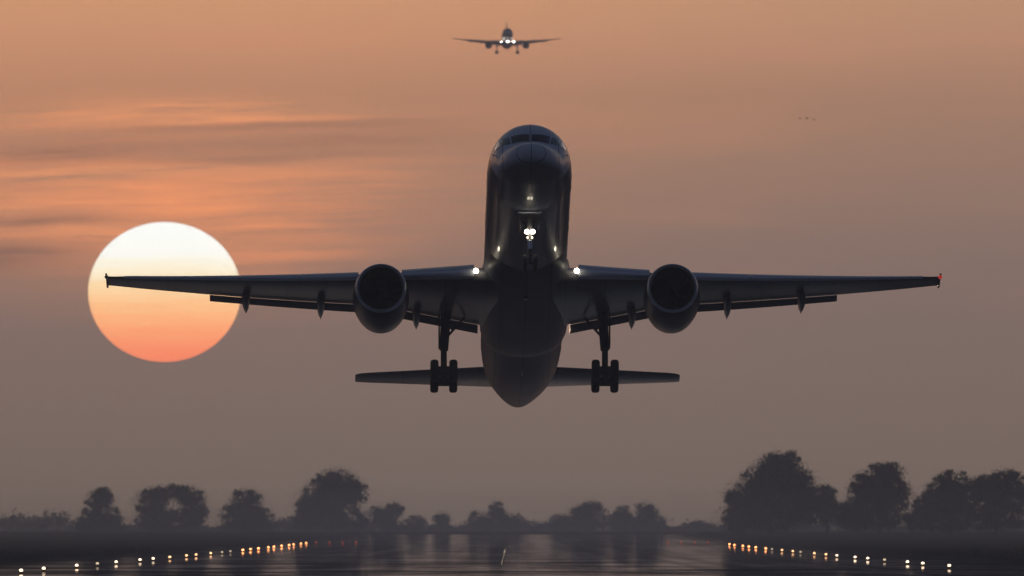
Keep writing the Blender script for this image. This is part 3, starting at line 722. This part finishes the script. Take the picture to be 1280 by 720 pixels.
tree(213, DL, 606, [(190, 630, 22, 20), (200, 618, 15, 11), (236, 622, 20, 14), (222, 613, 16, 7), (243, 640, 18, 18), (212, 650, 44, 15)], 'broad flat-topped tree with a thin gap in its crown below the sun', 2)
tree(308, DL, 610, [(308, 628, 20, 17), (300, 645, 27, 16), (320, 648, 22, 16), (308, 657, 34, 10)], 'rounded dome tree between the flat-topped tree and the tall oval one', 3)
tree(415, DL - 60, 583, [(420, 605, 28, 20), (410, 618, 32, 20), (440, 618, 20, 18), (395, 635, 26, 20), (420, 648, 42, 16), (383, 652, 16, 13)], 'tall oval tree, the highest on the sun\'s side of the runway', 4)
tree(482, DC, 626, [(475, 645, 17, 14), (492, 639, 12, 12), (484, 655, 21, 10)], 'small double-humped tree beside the tall oval tree', 5, size=.36)
tree(520, DC, 643, [(520, 652, 12, 9), (519, 660, 11, 7)], 'small round bush-like tree below the tailplane\'s tip', 6, size=.34)
tree(553, DC, 638, [(553, 650, 11, 11), (553, 660, 11, 7)], 'small dome tree standing alone below the main wheels', 7, size=.34)
tree(604, DC, 640, [(598, 650, 13, 11), (608, 655, 16, 10)], 'low tree leaning against a pointed one below the airliner\'s nose', 8, size=.34)
tree(622, DC + 60, 625, [(620, 638, 9, 12), (624, 648, 15, 12), (638, 653, 12, 9)], 'pointed tree rising in the middle below the airliner', 9, size=.34)
tree(704, DC, 641, [(703, 651, 14, 9), (700, 658, 16, 7)], 'low tree at the foot of a taller square-topped one', 10, size=.34)
tree(734, DC + 40, 625, [(725, 640, 14, 10), (740, 637, 15, 12), (735, 652, 21, 12)], 'square-topped tree in the middle distance, right of centre', 11, size=.36)
tree(778, DC, 632, [(778, 644, 11, 11), (774, 654, 13, 9)], 'small upright tree touching a larger rounded neighbour', 12, size=.34)
tree(810, DC + 30, 626, [(808, 640, 14, 13), (814, 652, 18, 12), (798, 655, 13, 9)], 'rounded tree just inside the runway\'s far row of lamps', 13, size=.36)
tree(965, DR, 562, [(975, 582, 27, 18), (962, 600, 34, 24), (945, 622, 36, 26), (985, 605, 32, 28), (960, 645, 55, 22), (1008, 632, 30, 26), (925, 648, 22, 20)], 'tallest and broadest tree, dark, on the side away from the sun', 14, size=.44)
tree(1034, DR + 60, 607, [(1034, 620, 11, 13), (1036, 640, 16, 18)], 'slim tree at the shoulder of the tallest tree', 15, size=.38)
tree(1060, DR + 110, 622, [(1058, 642, 15, 17), (1066, 652, 16, 12)], 'low dark tree filling the gap beside the dark flat-topped tree', 21, size=.36)
tree(1100, DR, 577, [(1108, 590, 22, 12), (1098, 604, 32, 18), (1085, 618, 26, 22), (1112, 620, 26, 24), (1096, 645, 38, 20), (1068, 645, 18, 16)], 'dark flat-topped tree standing apart beside the tallest tree', 16, size=.42)
tree(1152, DR + 90, 612, [(1156, 636, 15, 20), (1147, 650, 16, 15)], 'low gap-filling tree between two large dark ones', 17, size=.36)
tree(1188, DR, 588, [(1190, 603, 22, 14), (1182, 620, 28, 20), (1200, 628, 24, 22), (1186, 648, 34, 18)], 'dark tree with a domed top near the end of the tree line', 18, size=.42)
tree(1246, DR, 586, [(1226, 604, 14, 10), (1256, 600, 22, 13), (1238, 618, 30, 20), (1262, 622, 22, 24), (1245, 648, 36, 18)], 'dark lumpy tree at the end of the tree line', 19, size=.42)
tree(1296, DR + 50, 592, [(1296, 612, 22, 20), (1300, 640, 28, 22)], 'last dark tree, cut by the photo\'s edge', 20, size=.42)
# low far woods that close the horizon
rng = np.random.default_rng(77); pts = []
D2 = 4700; m = K * D2
for q in range(2600):
    u = rng.uniform(-1200, 2500); hgt = 1.6 + 1.2 * math.sin(u * .031) * math.sin(u * .013 + 1) + .9 * math.sin(u * .11) + rng.uniform(-.3, .5) + (1.2 if 830 > u > 640 or u < 90 else .2)
    hgt = max(hgt, .9); n_ = 42
    c = np.array([(u - 640) * m, D2 + rng.uniform(-25, 25), 1.4 + hgt * .5]); g = rng.normal(size=(n_, 3)) * np.array([1.3, 1.3, hgt * .32])
    pts.append(c + g)
o = leaves_mesh('distant_woods', np.concatenate(pts), .7, rng); tag(o, 'low hazy band of hedges and woods closing the horizon', 'woods', kind='stuff')
# rough grass beside the runway
rng = np.random.default_rng(3); n_ = 26000
gx = rng.uniform(38.5, 100, n_) * rng.choice([-1, 1], n_); gy = 880 + (rng.random(n_) ** 1.6) * 900
gzv = np.interp(gy, YR, prof(YR)); gh = rng.uniform(.08, .34, n_) * (1 + .8 * np.sin(gx * .21) * np.sin(gy * .013)).clip(.3)
wv = rng.uniform(.06, .22, n_); v = np.empty((n_, 3, 3))
lean = rng.normal(size=(n_, 2)) * .08
v[:, 0] = np.c_[gx - wv, gy, gzv - .02]; v[:, 1] = np.c_[gx + wv, gy, gzv - .02]; v[:, 2] = np.c_[gx + lean[:, 0], gy + lean[:, 1], gzv + gh]
me = bpy.data.meshes.new('grass'); me.vertices.add(3 * n_); me.loops.add(3 * n_); me.polygons.add(n_)
me.vertices.foreach_set('co', v.reshape(-1).astype('f')); me.loops.foreach_set('vertex_index', np.arange(3 * n_, dtype='i'))
me.polygons.foreach_set('loop_start', np.arange(0, 3 * n_, 3, dtype='i')); me.update(calc_edges=True); me.materials.append(leaf_mat("dry_grass", (.04, .042, .02), (.07, .065, .035)))
o = bpy.data.objects.new('grass', me); COL.objects.link(o); tag(o, 'rough grass beside the runway', 'grass', kind='stuff')

# ------------------------------------------------------------------ birds
def bird(loc, yaw, flap, label):
    bm = bmesh.new(); lp = []
    for y, r_ in ((-.24, .008), (-.20, .022), (-.15, .038), (-.10, .034), (-.03, .06), (.05, .062), (.13, .038), (.2, .02), (.3, .03)):
        lp.append(ring((0, y, 0 if y < .15 else .005), (0, 1, 0), r_, 10, r_ * (.95 if y < .2 else .25)))
    loft(bm, lp)
    for sg in (-1, 1):
        sec = []
        for x, y0, c, z in ((.03, -.06, .15, .02), (.16, -.09, .15, .02 + .15 * flap), (.3, -.04, .11, .02 + .17 * flap), (.44, .05, .02, .02 + .10 * flap)):
            sec.append([Vector((x * sg, y0, z)), Vector((x * sg, y0 + c * .4, z + .012)), Vector((x * sg, y0 + c, z)), Vector((x * sg, y0 + c * .4, z - .004))])
        loft(bm, sec)
    o = finish('bird', bm, M['bird']); o.location = loc; o.rotation_euler = (0, 0, yaw); tag(o, label, 'bird', 'birds far off in the sky')
bird(at(1009, 148, 2100), .6, 1, 'darkest speck of a flying bird in the plain sky above the wingtip')
bird(at(1017.5, 149, 2150), .9, -.6, 'speck of a flying bird just after the darkest one')
bird(at(1000, 148, 2300), 1.8, .5, 'faintest speck of a flying bird ahead of the darkest one')
